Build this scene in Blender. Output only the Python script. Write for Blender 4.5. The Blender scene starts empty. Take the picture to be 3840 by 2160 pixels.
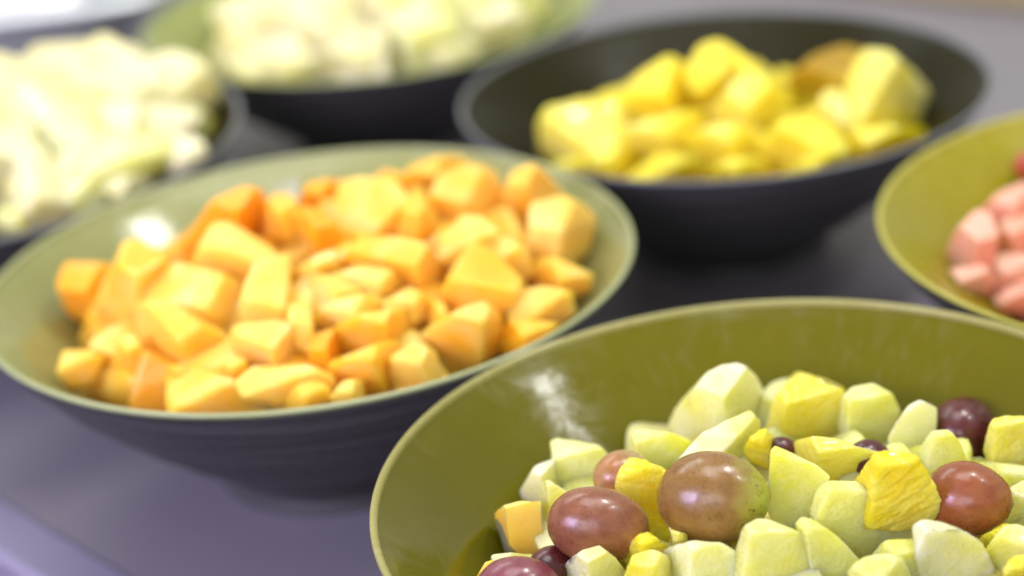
import bpy, bmesh, math, random
from mathutils import Vector, Matrix, noise

# ------------------------------------------------------------------ camera, world, lamps, exposure
S = 0.75                                   # overall scale of the fitted layout -> metres
sc = bpy.context.scene
COL = sc.collection
F_PX = 7324.0                              # focal length in pixels of the 3840 px wide photograph
PITCH, ROLL = math.radians(24.0), math.radians(-5.8)
CAM = Vector((0, 0, 0.442 * S))
CAM_ROT = Matrix.Rotation(math.radians(90) - PITCH, 3, 'X') @ Matrix.Rotation(ROLL, 3, 'Z')

cam_d = bpy.data.cameras.new('camera')
cam = bpy.data.objects.new('camera', cam_d)
COL.objects.link(cam)
cam.matrix_world = Matrix.Translation(CAM) @ CAM_ROT.to_4x4()
cam_d.sensor_width = 36.0
cam_d.lens = 36.0 * F_PX / 3840.0
cam_d.clip_start, cam_d.clip_end = 0.02, 60.0
cam_d.dof.use_dof = True
cam_d.dof.focus_distance = 0.668 * S
cam_d.dof.aperture_fstop = 5.0
sc.camera = cam

world = bpy.data.worlds.new('World'); sc.world = world
world.use_nodes = True
bg = world.node_tree.nodes['Background']
bg.inputs['Color'].default_value = (1.0, 0.97, 0.86, 1)
bg.inputs['Strength'].default_value = 0.62

def lamp(name, pos, target, sx, sy, watts, color):
    d = bpy.data.lights.new(name, 'AREA')
    d.shape = 'RECTANGLE'; d.size = sx; d.size_y = sy
    d.energy = watts; d.color = color
    o = bpy.data.objects.new(name, d); COL.objects.link(o)
    o.location = pos
    o.rotation_euler = (Vector(target) - Vector(pos)).to_track_quat('-Z', 'Y').to_euler()
    return o
T0 = (0, 0.62, 0.06)
lamp('ceiling_lamp_right', (0.66, 0.88, 1.32), (.02, .7, .06), 0.18, 0.12, 6.0, (1.0, 0.985, 0.95))
lamp('ceiling_lamp_right_near', (1.08, 0.55, 1.32), T0, 0.14, 0.10, 2.8, (1.0, 0.985, 0.95))
lamp('ceiling_lamp_back', (-0.65, 1.85, 1.50), (-.05, .75, .06), 1.4, 0.40, 9, (1.0, 0.99, 0.97))
lamp('ceiling_lamp_overhead', (0.08, 0.80, 1.9), (.05, .75, .06), 0.9, 0.9, 12, (0.98, 1.0, 0.98))
lamp('violet_spot_lamp', (-0.02, 0.42, 1.45), (-.05, .6, .05), 0.05, 0.05, 0.6, (0.55, 0.42, 1.0))
lamp('fill_lamp_front', (-0.35, -1.30, 0.95), (-.05, .6, 0), 1.3, 0.7, 13, (0.92, 0.86, 1.0))  # added soft fill from behind the camera, lifts the sides facing it
vl = lamp('violet_fill_lamp', (-0.95, -0.20, 0.62), (-.36, .40, 0), 0.7, 0.4, 3.0, (0.70, 0.59, 1.0))  # added violet fill, tints the near left table and bowl sides
vl.data.spread = math.radians(60)

sc.render.engine = 'CYCLES'
sc.cycles.use_denoising = True
sc.cycles.max_bounces = 10
sc.cycles.caustics_reflective = False
sc.cycles.sample_clamp_indirect = 6.0
sc.view_settings.view_transform = 'Standard'
sc.view_settings.look = 'None'
sc.view_settings.exposure = 0.14
sc.view_settings.gamma = 1.0

# ------------------------------------------------------------------ pixel <-> place helpers
def ray(px, py):
    d = CAM_ROT @ Vector(((px - 1920) / F_PX, -(py - 1080) / F_PX, -1.0))
    return d                                # length such that the depth along the axis is 1
def at_depth(px, py, z):
    return CAM + ray(px, py) * z
def project(p):
    v = CAM_ROT.transposed() @ (Vector(p) - CAM)
    return 1920 + F_PX * v.x / -v.z, 1080 - F_PX * v.y / -v.z, -v.z

# ------------------------------------------------------------------ materials
class NT:
    def __init__(s, name):
        m = bpy.data.materials.new(name); m.use_nodes = True
        s.m = m; s.t = m.node_tree; s.b = s.t.nodes['Principled BSDF']
    def n(s, typ, **kw):
        nd = s.t.nodes.new(typ)
        for k, v in kw.items(): setattr(nd, k, v)
        return nd
    def l(s, a, b): s.t.links.new(a, b)
    def coords(s, scale=(1, 1, 1), which='Object'):
        tc = s.n('ShaderNodeTexCoord'); mp = s.n('ShaderNodeMapping')
        mp.inputs['Scale'].default_value = scale
        s.l(tc.outputs[which], mp.inputs['Vector'])
        return mp.outputs['Vector']
    def noise(s, vec, scale, detail=3, rough=0.55, dist=0.0):
        nd = s.n('ShaderNodeTexNoise')
        nd.inputs['Scale'].default_value = scale; nd.inputs['Detail'].default_value = detail
        nd.inputs['Roughness'].default_value = rough; nd.inputs['Distortion'].default_value = dist
        s.l(vec, nd.inputs['Vector'])
        return nd.outputs['Fac']
    def ramp(s, fac, stops):
        r = s.n('ShaderNodeValToRGB'); e = r.color_ramp.elements
        while len(e) < len(stops): e.new(0.5)
        for el, (p, c) in zip(e, stops):
            el.position = p; el.color = (*c, 1) if len(c) == 3 else c
        s.l(fac, r.inputs['Fac'])
        return r.outputs['Color']
    def mix(s, fac, a, b, blend='MIX'):
        m = s.n('ShaderNodeMix', data_type='RGBA', blend_type=blend)
        for sock, v in ((m.inputs[0], fac), (m.inputs[6], a), (m.inputs[7], b)):
            if hasattr(v, 'links'): s.l(v, sock)
            elif isinstance(v, (int, float)): sock.default_value = v
            else: sock.default_value = (*v, 1)
        return m.outputs[2]
    def maprange(s, v, a, b, c, d):
        m = s.n('ShaderNodeMapRange')
        s.l(v, m.inputs[0])
        for i, x in enumerate((a, b, c, d)): m.inputs[i + 1].default_value = x
        return m.outputs[0]
    def bump(s, h, strength, dist=0.001):
        b = s.n('ShaderNodeBump')
        b.inputs['Strength'].default_value = strength; b.inputs['Distance'].default_value = dist
        s.l(h, b.inputs['Height']); s.l(b.outputs['Normal'], s.b.inputs['Normal'])
        return b
    def set(s, **kw):
        for k, v in kw.items():
            k = k.replace('_', ' ')
            sock = s.b.inputs[k]
            if hasattr(v, 'links'): s.l(v, sock)
            elif isinstance(v, tuple) and len(v) == 3 and sock.type == 'RGBA': sock.default_value = (*v, 1)
            else: sock.default_value = v

SSS_ON = 1.0
def flesh(name, pale, mid, deep, rough=0.38, sss=.55, radius=(1, .85, .25), scale=.012, bump=.35, fibre=False, coat=.36, through=.10):
    """cut fruit: pale and deeper patches, fine wet grain, light going in"""
    t = NT(name)
    rnd = t.n('ShaderNodeObjectInfo').outputs['Random']
    add = t.n('ShaderNodeVectorMath', operation='ADD')
    comb = t.n('ShaderNodeCombineXYZ')
    mul = t.n('ShaderNodeMath', operation='MULTIPLY'); mul.inputs[1].default_value = 3.1
    t.l(rnd, mul.inputs[0])
    for k in range(3): t.l(mul.outputs[0], comb.inputs[k])
    t.l(t.coords(), add.inputs[0]); t.l(comb.outputs[0], add.inputs[1])
    v = add.outputs[0]
    big0 = t.noise(v, 70, 3, .55, .3)
    rot = t.n('ShaderNodeVectorRotate', rotation_type='EULER_XYZ')     # flesh deepens towards the rind side, another way in each piece
    rv = t.n('ShaderNodeCombineXYZ')
    m6 = t.n('ShaderNodeMath', operation='MULTIPLY'); m6.inputs[1].default_value = 40.0
    t.l(rnd, m6.inputs[0]); t.l(m6.outputs[0], rv.inputs[0]); t.l(m6.outputs[0], rv.inputs[1])
    t.l(t.coords(), rot.inputs['Vector']); t.l(rv.outputs[0], rot.inputs['Rotation'])
    sx = t.n('ShaderNodeSeparateXYZ'); t.l(rot.outputs[0], sx.inputs[0])
    gr = t.n('ShaderNodeMath', operation='MULTIPLY_ADD'); gr.inputs[1].default_value = 9.0
    t.l(sx.outputs[2], gr.inputs[0]); t.l(big0, gr.inputs[2])
    big = gr.outputs[0]
    col = t.ramp(big, [(.30, pale), (.52, mid), (.74, deep)])
    col = t.mix(t.maprange(rnd, 0, 1, 0, .35), col, mid)
    mott = t.noise(v, 330, 4, .7, .6)                                  # frosty cut grain
    col = t.mix(t.maprange(mott, .52, .75, 0, .22), col, tuple(min(.95, c * .5 + .46) for c in pale))
    col = t.mix(t.maprange(mott, .46, .28, 0, .30), col, deep)
    fine = t.noise(v, 900, 4, .65)
    if fibre:
        sv = t.n('ShaderNodeMapping'); sv.inputs['Scale'].default_value = (9, 1.2, 9)
        sv.inputs['Rotation'].default_value = (.3, .5, .9)
        t.l(v, sv.inputs['Vector'])
        fb = t.noise(sv.outputs['Vector'], 85, 4, .6, .8)
        col = t.mix(t.maprange(fb, .50, .66, 0, .85), col, pale)
        ad = t.n('ShaderNodeMath', operation='ADD'); t.l(fb, ad.inputs[0])
        m2 = t.n('ShaderNodeMath', operation='MULTIPLY'); m2.inputs[1].default_value = .4
        t.l(fine, m2.inputs[0]); t.l(m2.outputs[0], ad.inputs[1])
        h = ad.outputs[0]
    else:
        ad = t.n('ShaderNodeMath', operation='ADD')
        mid_n = t.noise(v, 260, 3, .6); t.l(mid_n, ad.inputs[0])
        m2 = t.n('ShaderNodeMath', operation='MULTIPLY'); m2.inputs[1].default_value = .5
        t.l(fine, m2.inputs[0]); t.l(m2.outputs[0], ad.inputs[1])
        h = ad.outputs[0]
    t.bump(h, bump, .0012)
    t.set(Base_Color=col, Roughness=t.maprange(fine, .3, .7, rough - .12, rough + .15),
          Subsurface_Weight=sss * SSS_ON, Subsurface_Radius=radius, Subsurface_Scale=scale,
          Coat_Weight=coat, Coat_Roughness=.07)
    t.b.inputs['IOR'].default_value = 1.36
    tr = t.n('ShaderNodeBsdfTranslucent'); t.l(col, tr.inputs['Color'])     # light passing right through the wet flesh
    mx = t.n('ShaderNodeMixShader'); mx.inputs[0].default_value = through
    out = t.t.nodes['Material Output']
    t.l(t.b.outputs[0], mx.inputs[1]); t.l(tr.outputs[0], mx.inputs[2]); t.l(mx.outputs[0], out.inputs['Surface'])
    return t.m

M = {}
M['honeydew'] = flesh('honeydew_flesh', (.80, .84, .50), (.76, .79, .31), (.72, .72, .09), sss=.85, bump=.75, rough=.28)
M['honeydew_pale'] = flesh('honeydew_pale_flesh', (.85, .87, .60), (.82, .84, .44), (.77, .77, .17), sss=.8, bump=.85, rough=.30)
M['pineapple'] = flesh('pineapple_flesh', (.92, .82, .16), (.91, .73, .015), (.87, .63, .002), fibre=True, bump=.9, rough=.32, sss=.7, radius=(1, .8, .1))
M['pineapple_pale'] = flesh('pale_pineapple_flesh', (.85, .81, .30), (.82, .75, .11), (.78, .66, .02), fibre=True, bump=.6, rough=.38, sss=.7, radius=(1, .85, .15))
M['pineapple_rear'] = flesh('bright_pineapple_flesh', (.97, .86, .22), (.97, .78, .025), (.96, .71, .003), fibre=True, bump=.5, sss=.8, radius=(1, .85, .08), scale=.014)
M['pineapple_rear_pale'] = flesh('pale_bright_pineapple_flesh', (.97, .91, .42), (.97, .85, .14), (.96, .77, .03), fibre=True, bump=.5, sss=.8, radius=(1, .9, .12), scale=.014)
M['pineapple_shaded'] = flesh('shaded_pineapple_flesh', (.48, .35, .012), (.42, .28, .006), (.35, .21, .004), fibre=True, bump=.5, radius=(1, .7, .08), coat=0)  # shade painted into the flesh colour of one slice at the back
M['cantaloupe'] = flesh('cantaloupe_flesh', (.93, .61, .14), (.93, .53, .045), (.91, .45, .012), sss=.8, radius=(1, .65, .10), rough=.36, bump=.25)
M['cantaloupe_pale'] = flesh('pale_cantaloupe_flesh', (.94, .69, .24), (.93, .61, .11), (.92, .53, .04), sss=.8, radius=(1, .65, .12), rough=.36, bump=.25)
M['cantaloupe_deep'] = flesh('deep_cantaloupe_flesh', (.92, .51, .06), (.91, .44, .020), (.88, .37, .006), sss=.8, radius=(1, .55, .08), rough=.36, bump=.25)
M['watermelon'] = flesh('watermelon_flesh', (.92, .60, .46), (.90, .47, .33), (.85, .34, .21), sss=.6, radius=(1, .4, .3), rough=.22, bump=.7, coat=.6)
M['watermelon_deep'] = flesh('deep_watermelon_flesh', (.50, .10, .07), (.44, .07, .05), (.36, .04, .03), sss=.5, radius=(1, .3, .2), rough=.25, bump=.6)
M['cream'] = flesh('cream_melon_flesh', (.86, .84, .56), (.85, .81, .46), (.82, .76, .28), sss=.6, radius=(1, .9, .5))
def rind_mat():
    t = NT('melon_rind'); v = t.coords()
    t.set(Base_Color=t.ramp(t.noise(v, 160, 4), [(.3, (.16, .17, .07)), (.7, (.33, .30, .17))]), Roughness=.6)
    return t.m
M['rind'] = rind_mat()

def glaze(name, c1, c2, rough=.13, coat=.08, streak=.28, spec=.25):
    t = NT(name); v = t.coords()
    big = t.noise(v, 9, 4, .6, .5)
    spk = t.noise(v, 420, 3, .7)
    col = t.ramp(big, [(.25, c1), (.75, c2)])
    col = t.mix(t.maprange(spk, .62, .78, 0, .25), col, tuple(x * .55 for x in c1))
    sm = t.coords((1, 1, 3.2))
    smear = t.noise(sm, 38, 5, .62, 1.6)
    tc = t.n('ShaderNodeTexCoord'); sp3 = t.n('ShaderNodeSeparateXYZ'); t.l(tc.outputs['Object'], sp3.inputs[0])
    at = t.n('ShaderNodeMath', operation='ARCTAN2'); t.l(sp3.outputs[1], at.inputs[0]); t.l(sp3.outputs[0], at.inputs[1])
    cv = t.n('ShaderNodeCombineXYZ')
    m9 = t.n('ShaderNodeMath', operation='MULTIPLY'); m9.inputs[1].default_value = 9.0; t.l(at.outputs[0], m9.inputs[0])
    m8 = t.n('ShaderNodeMath', operation='MULTIPLY'); m8.inputs[1].default_value = 45.0; t.l(sp3.outputs[2], m8.inputs[0])
    t.l(m9.outputs[0], cv.inputs[0]); t.l(m8.outputs[0], cv.inputs[1])
    drip = t.noise(cv.outputs[0], 2.2, 5, .68, 1.1)                    # dried juice streaks running down the wall
    big2 = t.noise(v, 16, 2)
    dm = t.n('ShaderNodeMath', operation='MULTIPLY')
    t.l(t.maprange(drip, .48, .78, 0, streak), dm.inputs[0]); t.l(t.maprange(big2, .45, .62, 0, 1), dm.inputs[1])
    col = t.mix(dm.outputs[0], col, tuple(min(1, x * 1.3 + .16) for x in c2))
    t.b.inputs['Specular IOR Level'].default_value = spec
    t.set(Base_Color=col, Roughness=t.maprange(smear, .40, .72, rough + .02, rough + .16), Coat_Weight=coat, Coat_Roughness=.08)
    ad = t.n('ShaderNodeMath', operation='ADD')
    t.l(t.noise(v, 45, 2, .5, .4), ad.inputs[0])
    m2 = t.n('ShaderNodeMath', operation='MULTIPLY'); m2.inputs[1].default_value = .3
    t.l(smear, m2.inputs[0]); t.l(m2.outputs[0], ad.inputs[1])
    t.bump(ad.outputs[0], .34, .0015)
    return t.m
M['glaze_front'] = glaze('olive_glaze', (.088, .082, .0006), (.113, .105, .0015), .09, .10, .14)
M['glaze_sage'] = glaze('sage_green_glaze', (.21, .23, .08), (.26, .285, .11), .11)
M['glaze_moss'] = glaze('moss_green_glaze', (.24, .27, .07), (.28, .31, .10))
M['glaze_mustard'] = glaze('mustard_olive_glaze', (.22, .20, .003), (.27, .24, .006), .2)
M['glaze_black'] = glaze('charcoal_glaze', (.011, .010, .002), (.017, .015, .003), .30, 0.0, .05, .09)
M['rim_front'] = glaze('olive_rim_glaze', (.25, .24, .07), (.31, .295, .10), .10)
M['rim_sage'] = glaze('sage_rim_glaze', (.27, .31, .14), (.32, .365, .18), .10)
M['rim_mustard'] = glaze('mustard_rim_glaze', (.34, .33, .04), (.41, .39, .08), .2)
M['rim_black'] = glaze('charcoal_rim_glaze', (.10, .11, .12), (.16, .17, .18), .25)
def outer_mat():
    t = NT('dark_ribbed_stoneware'); v = t.coords((1, 1, 26))
    rib = t.noise(v, 9, 3, .6)
    sp = t.noise(t.coords(), 300, 3, .7)
    col = t.ramp(rib, [(.3, (.034, .034, .035)), (.7, (.075, .074, .075))])
    t.set(Base_Color=col, Roughness=t.maprange(sp, .3, .7, .34, .55))
    t.bump(rib, .6, .003)
    return t.m
M['outer'] = outer_mat()

def table_mat():
    t = NT('grey_table_laminate'); v = t.coords()
    n1 = t.noise(v, 5, 4, .6); n2 = t.noise(v, 700, 3, .7)
    col = t.ramp(n1, [(.3, (.168, .158, .180)), (.7, (.196, .184, .208))])
    t.set(Base_Color=col, Roughness=t.maprange(n2, .3, .7,   .30, .42))
    t.bump(n2, .05, .0004)
    return t.m
M['table'] = table_mat()
t = NT('lavender_table_edge'); v = t.coords()
t.set(Base_Color=t.ramp(t.noise(v, 12, 4), [(.3, (.19, .178, .25)), (.7, (.225, .21, .285))]), Roughness=.4); M['lip'] = t.m
t = NT('dark_floor'); v = t.coords()
t.set(Base_Color=t.ramp(t.noise(v, 30, 4), [(.3, (.02, .02, .022)), (.7, (.035, .034, .036))]), Roughness=.6); M['floor'] = t.m
def steel_mat():
    t = NT('brushed_steel'); v = t.coords((1, 1, 30))
    n = t.noise(v, 30, 3)
    t.set(Base_Color=(.74, .78, .82), Metallic=1.0, Roughness=t.maprange(n, .3, .7, .38, .5))
    return t.m
M['steel'] = steel_mat()
def cloth_mat(name, c):
    t = NT(name); v = t.coords()
    n = t.noise(v, 1500, 2)
    t.set(Base_Color=t.mix(t.maprange(t.noise(v, 20), .3, .7, 0, .15), c, (1, 1, 1)), Roughness=.8)
    t.bump(n, .3, .0006)
    return t.m
M['napkin_white'] = cloth_mat('white_cloth', (.85, .87, .90))
M['napkin_blue'] = cloth_mat('blue_cloth', (.30, .44, .82))
def wood_mat():
    t = NT('tan_wood'); v = t.coords((1, 14, 14))
    n = t.noise(v, 14, 4, .6, .5)
    t.set(Base_Color=t.ramp(n, [(.3, (.36, .30, .13)), (.7, (.50, .43, .22))]), Roughness=.45)
    return t.m
M['wood'] = wood_mat()

def grape_mat(name, main, second, end, blush, end_pos=.55, end_soft=.4, spots=.8):
    """skin that turns from the blossom end to the greener stem end (object x), with freckles and bloom"""
    t = NT(name)
    tc = t.n('ShaderNodeTexCoord'); sep = t.n('ShaderNodeSeparateXYZ'); t.l(tc.outputs['Object'], sep.inputs[0])
    v = tc.outputs['Object']
    warp = t.noise(v, 95, 4, .6, .6)
    ad = t.n('ShaderNodeMath', operation='MULTIPLY_ADD')
    t.l(warp, ad.inputs[0]); ad.inputs[1].default_value = .010
    t.l(sep.outputs[0], ad.inputs[2])
    base = t.ramp(warp, [(.30, main), (.55, second), (.75, blush)])
    a = .0145
    fac = t.maprange(ad.outputs[0], (end_pos - end_soft) * a + .005, (end_pos + end_soft) * a + .005, 0, 1)
    col = t.mix(fac, base, end)
    fr = t.noise(v, 1300, 2, .5); patch = t.noise(v, 160, 3, .6)
    f1 = t.maprange(fr, .57, .66, 0, 1); f2 = t.maprange(patch, .42, .58, 0, spots)
    mm = t.n('ShaderNodeMath', operation='MULTIPLY'); t.l(f1, mm.inputs[0]); t.l(f2, mm.inputs[1])
    col = t.mix(mm.outputs[0], col, tuple(c * .35 for c in main))
    sv = t.n('ShaderNodeMapping'); sv.inputs['Scale'].default_value = (.22, 1, 1); t.l(v, sv.inputs['Vector'])
    strk = t.noise(sv.outputs['Vector'], 420, 4, .65, .4)
    col = t.mix(t.maprange(strk, .45, .70, 0, .35), col, tuple(min(1, c * 1.35 + .01) for c in second))
    blm = t.noise(v, 70, 4, .7, .5)                                    # dull waxy bloom in patches
    col = t.mix(t.maprange(blm, .50, .72, 0, .30), col, tuple(c * 1.15 + .03 for c in second))
    bl = t.noise(v, 220, 5, .65)
    col = t.mix(t.maprange(bl, .5, .8, 0, .18), col, tuple(c * 1.7 + .03 for c in second))
    t.set(Base_Color=col, Roughness=t.maprange(bl, .35, .7, .20, .42), Subsurface_Weight=.35,
          Subsurface_Radius=(1, .45, .2), Subsurface_Scale=.004, Coat_Weight=.15, Coat_Roughness=.10)
    t.bump(t.noise(v, 420, 4, .6), .14, .0006)
    return t.m
GM = {
 'russet': grape_mat('russet_grape_skin', (.17, .052, .026), (.225, .085, .038), (.40, .24, .07), (.40, .19, .07), .75),
 'bronze': grape_mat('bronze_grape_skin', (.185, .082, .018), (.225, .122, .026), (.36, .42, .05), (.25, .105, .04), .72, .3),
 'plum': grape_mat('plum_grape_skin', (.15, .030, .045), (.19, .05, .060), (.22, .08, .05), (.25, .09, .09), .9),
 'dark': grape_mat('dark_red_grape_skin', (.045, .005, .007), (.075, .008, .010), (.10, .04, .01), (.10, .014, .014), 1.1, .2, .3),
 'amber': grape_mat('amber_grape_skin', (.20, .042, .018), (.26, .078, .022), (.38, .19, .03), (.18, .03, .028), .7),
 'blush': grape_mat('blush_grape_skin', (.30, .11, .035), (.34, .17, .06), (.46, .44, .18), (.38, .22, .12), .2, .5),
}
t = NT('stem_scar'); t.set(Base_Color=(.10, .065, .03), Roughness=.8); M['scar'] = t.m

# ------------------------------------------------------------------ object helpers
def mesh_obj(name, bm, mat, parent=None, smooth=True):
    me = bpy.data.meshes.new(name)
    bm.to_mesh(me); bm.free()
    if smooth: me.polygons.foreach_set('use_smooth', [True] * len(me.polygons))
    for m in (mat if isinstance(mat, (list, tuple)) else [mat]): me.materials.append(m)
    o = bpy.data.objects.new(name, me); COL.objects.link(o)
    if parent: o.parent = parent
    return o
def empty(name, loc):
    o = bpy.data.objects.new(name, None); COL.objects.link(o); o.location = loc; o.empty_display_size = .02
    return o
def tag(o, label, cat, group=None, kind=None):
    if label: o['label'] = label
    if cat: o['category'] = cat
    if group: o['group'] = group
    if kind: o['kind'] = kind

# ------------------------------------------------------------------ the table
# its near left edge runs across the corner of the picture: top, then a pale lip, then the drop to the floor
E0, E1 = Vector((-.1877, .6089)), Vector((-.1325, .5466))
ed = (E1 - E0).normalized(); en = Vector((ed.y, -ed.x))            # along the edge; outwards
if en.dot(Vector((-1, -1))) < 0: en = -en
LIP = .022
def strip(o0, o1, far0, far1):
    a = E0 + ed * far0 + en * o0; b = E0 + ed * far1 + en * o0
    c = E0 + ed * far1 + en * o1; d = E0 + ed * far0 + en * o1
    return a, b, c, d
sgn = 1 if ed.x > 0 else -1
bm = bmesh.new()
a, b_, c, d = strip(0, -4.2, -2.2 * sgn, 2.2 * sgn)
f = bm.faces.new([bm.verts.new((p.x, p.y, 0)) for p in (a, b_, c, d)])
bmesh.ops.recalc_face_normals(bm, faces=bm.faces)
if f.normal.z < 0: bmesh.ops.reverse_faces(bm, faces=bm.faces)
table = mesh_obj('table_top', bm, M['table'], smooth=False)
table['kind'] = 'structure'
bm = bmesh.new()
prof = [(.0, -.030), (.0, .0), (.002, .0006), (LIP - .003, .0006), (LIP, -.002), (LIP, -.030)]
rows = [[bm.verts.new(((E0 + ed * t_ + en * o_).x, (E0 + ed * t_ + en * o_).y, z_)) for o_, z_ in prof] for t_ in (-2.2, 2.2)]
for k in range(len(prof)):
    k2 = (k + 1) % len(prof)
    bm.faces.new((rows[0][k], rows[1][k], rows[1][k2], rows[0][k2]))
bmesh.ops.recalc_face_normals(bm, faces=bm.faces)
lip = mesh_obj('table_edge', bm, M['lip'], smooth=False); lip['kind'] = 'structure'
bm = bmesh.new()
bmesh.ops.create_grid(bm, x_segments=1, y_segments=1, size=6)
floor = mesh_obj('floor', bm, M['floor'], smooth=False); floor.location = (0, 0, -.76); floor['kind'] = 'structure'

# ------------------------------------------------------------------ bowls
OUT = [(.0, .02), (.30, .02), (.335, .0), (.375, .0), (.384, .03), (.382, .085), (.408, .145), (.48, .225), (.585, .345),
       (.70, .49), (.81, .645), (.90, .79), (.962, .905), (.990, .972)]
INN = [(.979, .978), (.93, .925), (.86, .838), (.76, .713), (.65, .575), (.545, .44), (.44, .31), (.36, .225), (.2, .165), (0, .155)]
RIM = [(.990, .972), (.996, .981), (1.0, .990), (.998, .998), (.991, 1.002), (.984, .998), (.980, .99), (.979, .978)]
def smooth_curve(pts, sub):
    out = []
    n = len(pts)
    for i in range(n - 1):
        p0, p1, p2, p3 = pts[max(i - 1, 0)], pts[i], pts[i + 1], pts[min(i + 2, n - 1)]
        for k in range(sub):
            u = k / sub
            out.append(tuple(.5 * ((2 * p1[j]) + (p2[j] - p0[j]) * u + (2 * p0[j] - 5 * p1[j] + 4 * p2[j] - p3[j]) * u * u
                                   + (3 * p1[j] - p0[j] - 3 * p2[j] + p3[j]) * u ** 3) for j in (0, 1)))
    out.append(pts[-1])
    return out
def lathe(profile, R, H, seed, flip=False, ribs=0.0, seg=160):
    bm = bmesh.new()
    rows = []
    for r, z in profile:
        if r < 1e-4:
            rows.append([bm.verts.new((0, 0, z * H))]); continue
        row = []
        for k in range(seg):
            a = 2 * math.pi * k / seg
            wob = 1 + .0035 * math.sin(2 * a + seed) * r + .002 * math.sin(3 * a + 2.3 * seed) * r
            rr = r * R * wob
            if ribs: rr += ribs * (math.sin(z * 46 + .5 * math.sin(a + seed)) * .6 + math.sin(z * 79 + seed) * .4)
            zz = z * H + (.004 * H * math.sin(a + seed) + .003 * H * math.sin(3 * a - seed)) * z
            row.append(bm.verts.new((rr * math.cos(a), rr * math.sin(a), zz)))
        rows.append(row)
    for A, B in zip(rows, rows[1:]):
        for k in range(seg):
            k2 = (k + 1) % seg
            f = None
            if len(A) == 1 and len(B) > 1: f = (A[0], B[k], B[k2])
            elif len(B) == 1 and len(A) > 1: f = (A[k], A[k2], B[0])
            elif len(A) > 1: f = (A[k], A[k2], B[k2], B[k])
            if f: bm.faces.new(f)
    bmesh.ops.recalc_face_normals(bm, faces=bm.faces)
    return bm
def ring_interp(pts, z):
    """inner radius at relative height z"""
    p = sorted((b, a) for a, b in pts)
    if z <= p[0][0]: return 0.0
    for (z0, r0), (z1, r1) in zip(p, p[1:]):
        if z <= z1: return r0 + (r1 - r0) * (z - z0) / max(z1 - z0, 1e-6)
    return p[-1][1]

class Bowl: pass
def make_bowl(name, cx, cy, R, H, glaze_m, rim_m, label, seed, dome):
    b = Bowl()
    b.c = Vector((cx * S, cy * S)); b.R = R * S; b.H = H * S; b.dome = dome
    root = empty(name, (b.c.x, b.c.y, 0))
    tag(root, label, 'bowl', 'fruit bowls set out on the buffet table')
    k = 5                                           # the foot ring ends at this profile row
    prof = smooth_curve(OUT, 5)
    cut = k * 5
    mesh_obj('foot_ring', lathe(prof[:cut + 1], b.R, b.H, seed), M['outer'], root)
    mesh_obj('outer_wall', lathe(prof[cut:], b.R, b.H, seed, ribs=.00050), M['outer'], root)
    mesh_obj('inner_wall', lathe(smooth_curve(INN, 5), b.R, b.H, seed), glaze_m, root)
    mesh_obj('rim', lathe(smooth_curve(RIM, 3), b.R, b.H, seed), rim_m, root)
    return b
def surf(b, x, y):
    zc, k, ox, oy = b.dome
    dx, dy = x - b.c.x - ox * S, y - b.c.y - oy * S
    return zc * S - k / S * (dx * dx + dy * dy)
def hit_depth(b, px, py):
    d = ray(px, py)
    best = (1e9, 1.0)
    t = .35
    while t < 1.6:
        p = CAM + d * t
        g = p.z - surf(b, p.x, p.y)
        if g <= 0: return t
        if g < best[0]: best = (g, t)
        t += .0008
    return best[1]
def clamp_in(b, p, over=9.0):
    """keep a point inside the inner wall of its bowl"""
    z = p.z / b.H
    if p.z < .175 * b.H: p.z = .175 * b.H; z = .175
    if z < 1.0 or over < 2:
        rmax = (ring_interp(INN, z) if z < 1.0 else over) * b.R - .0012
        dx, dy = p.x - b.c.x, p.y - b.c.y
        r = math.hypot(dx, dy)
        if r > rmax > 0:
            p.x = b.c.x + dx * rmax / r; p.y = b.c.y + dy * rmax / r
    return p

B = {}
B['front'] = make_bowl('fruit_bowl', .0844, .5854, .1409, .1026, M['glaze_front'], M['rim_front'],
    'dark olive glazed bowl of mixed fruit with grapes, nearest the camera', 1.1, (.0985, 2.0, 0, 0))
B['cant'] = make_bowl('fruit_bowl', -.0902, .8185, .1475, .1008, M['glaze_sage'], M['rim_sage'],
    'sage green glazed bowl heaped with orange cantaloupe chunks', 2.0, (.121, 1.9, .012, 0))
B['pine'] = make_bowl('fruit_bowl', .1264, 1.0263, .1459, .0944, M['glaze_black'], M['rim_black'],
    'charcoal black glazed bowl holding bright yellow pineapple', 3.2, (.106, 2.2, .015, 0))
B['water'] = make_bowl('fruit_bowl', .315, .7819, .1515, .0973, M['glaze_mustard'], M['rim_mustard'],
    'mustard olive glazed bowl of pink watermelon cut off by the right edge', 4.4, (.086, 1.7, .03, 0))
B['top'] = make_bowl('fruit_bowl', -.076, 1.2661, .152, .0907, M['glaze_moss'], M['rim_sage'],
    'moss green glazed bowl of cream coloured melon at the top edge', 5.1, (.118, 2.4, .022, 0))
B['left'] = make_bowl('fruit_bowl', -.3045, 1.0461, .1622, .0972, M['glaze_black'], M['rim_black'],
    'dark bowl of pale melon chunks cut off by the left edge', 6.3, (.128, 1.8, 0, 0))

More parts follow.
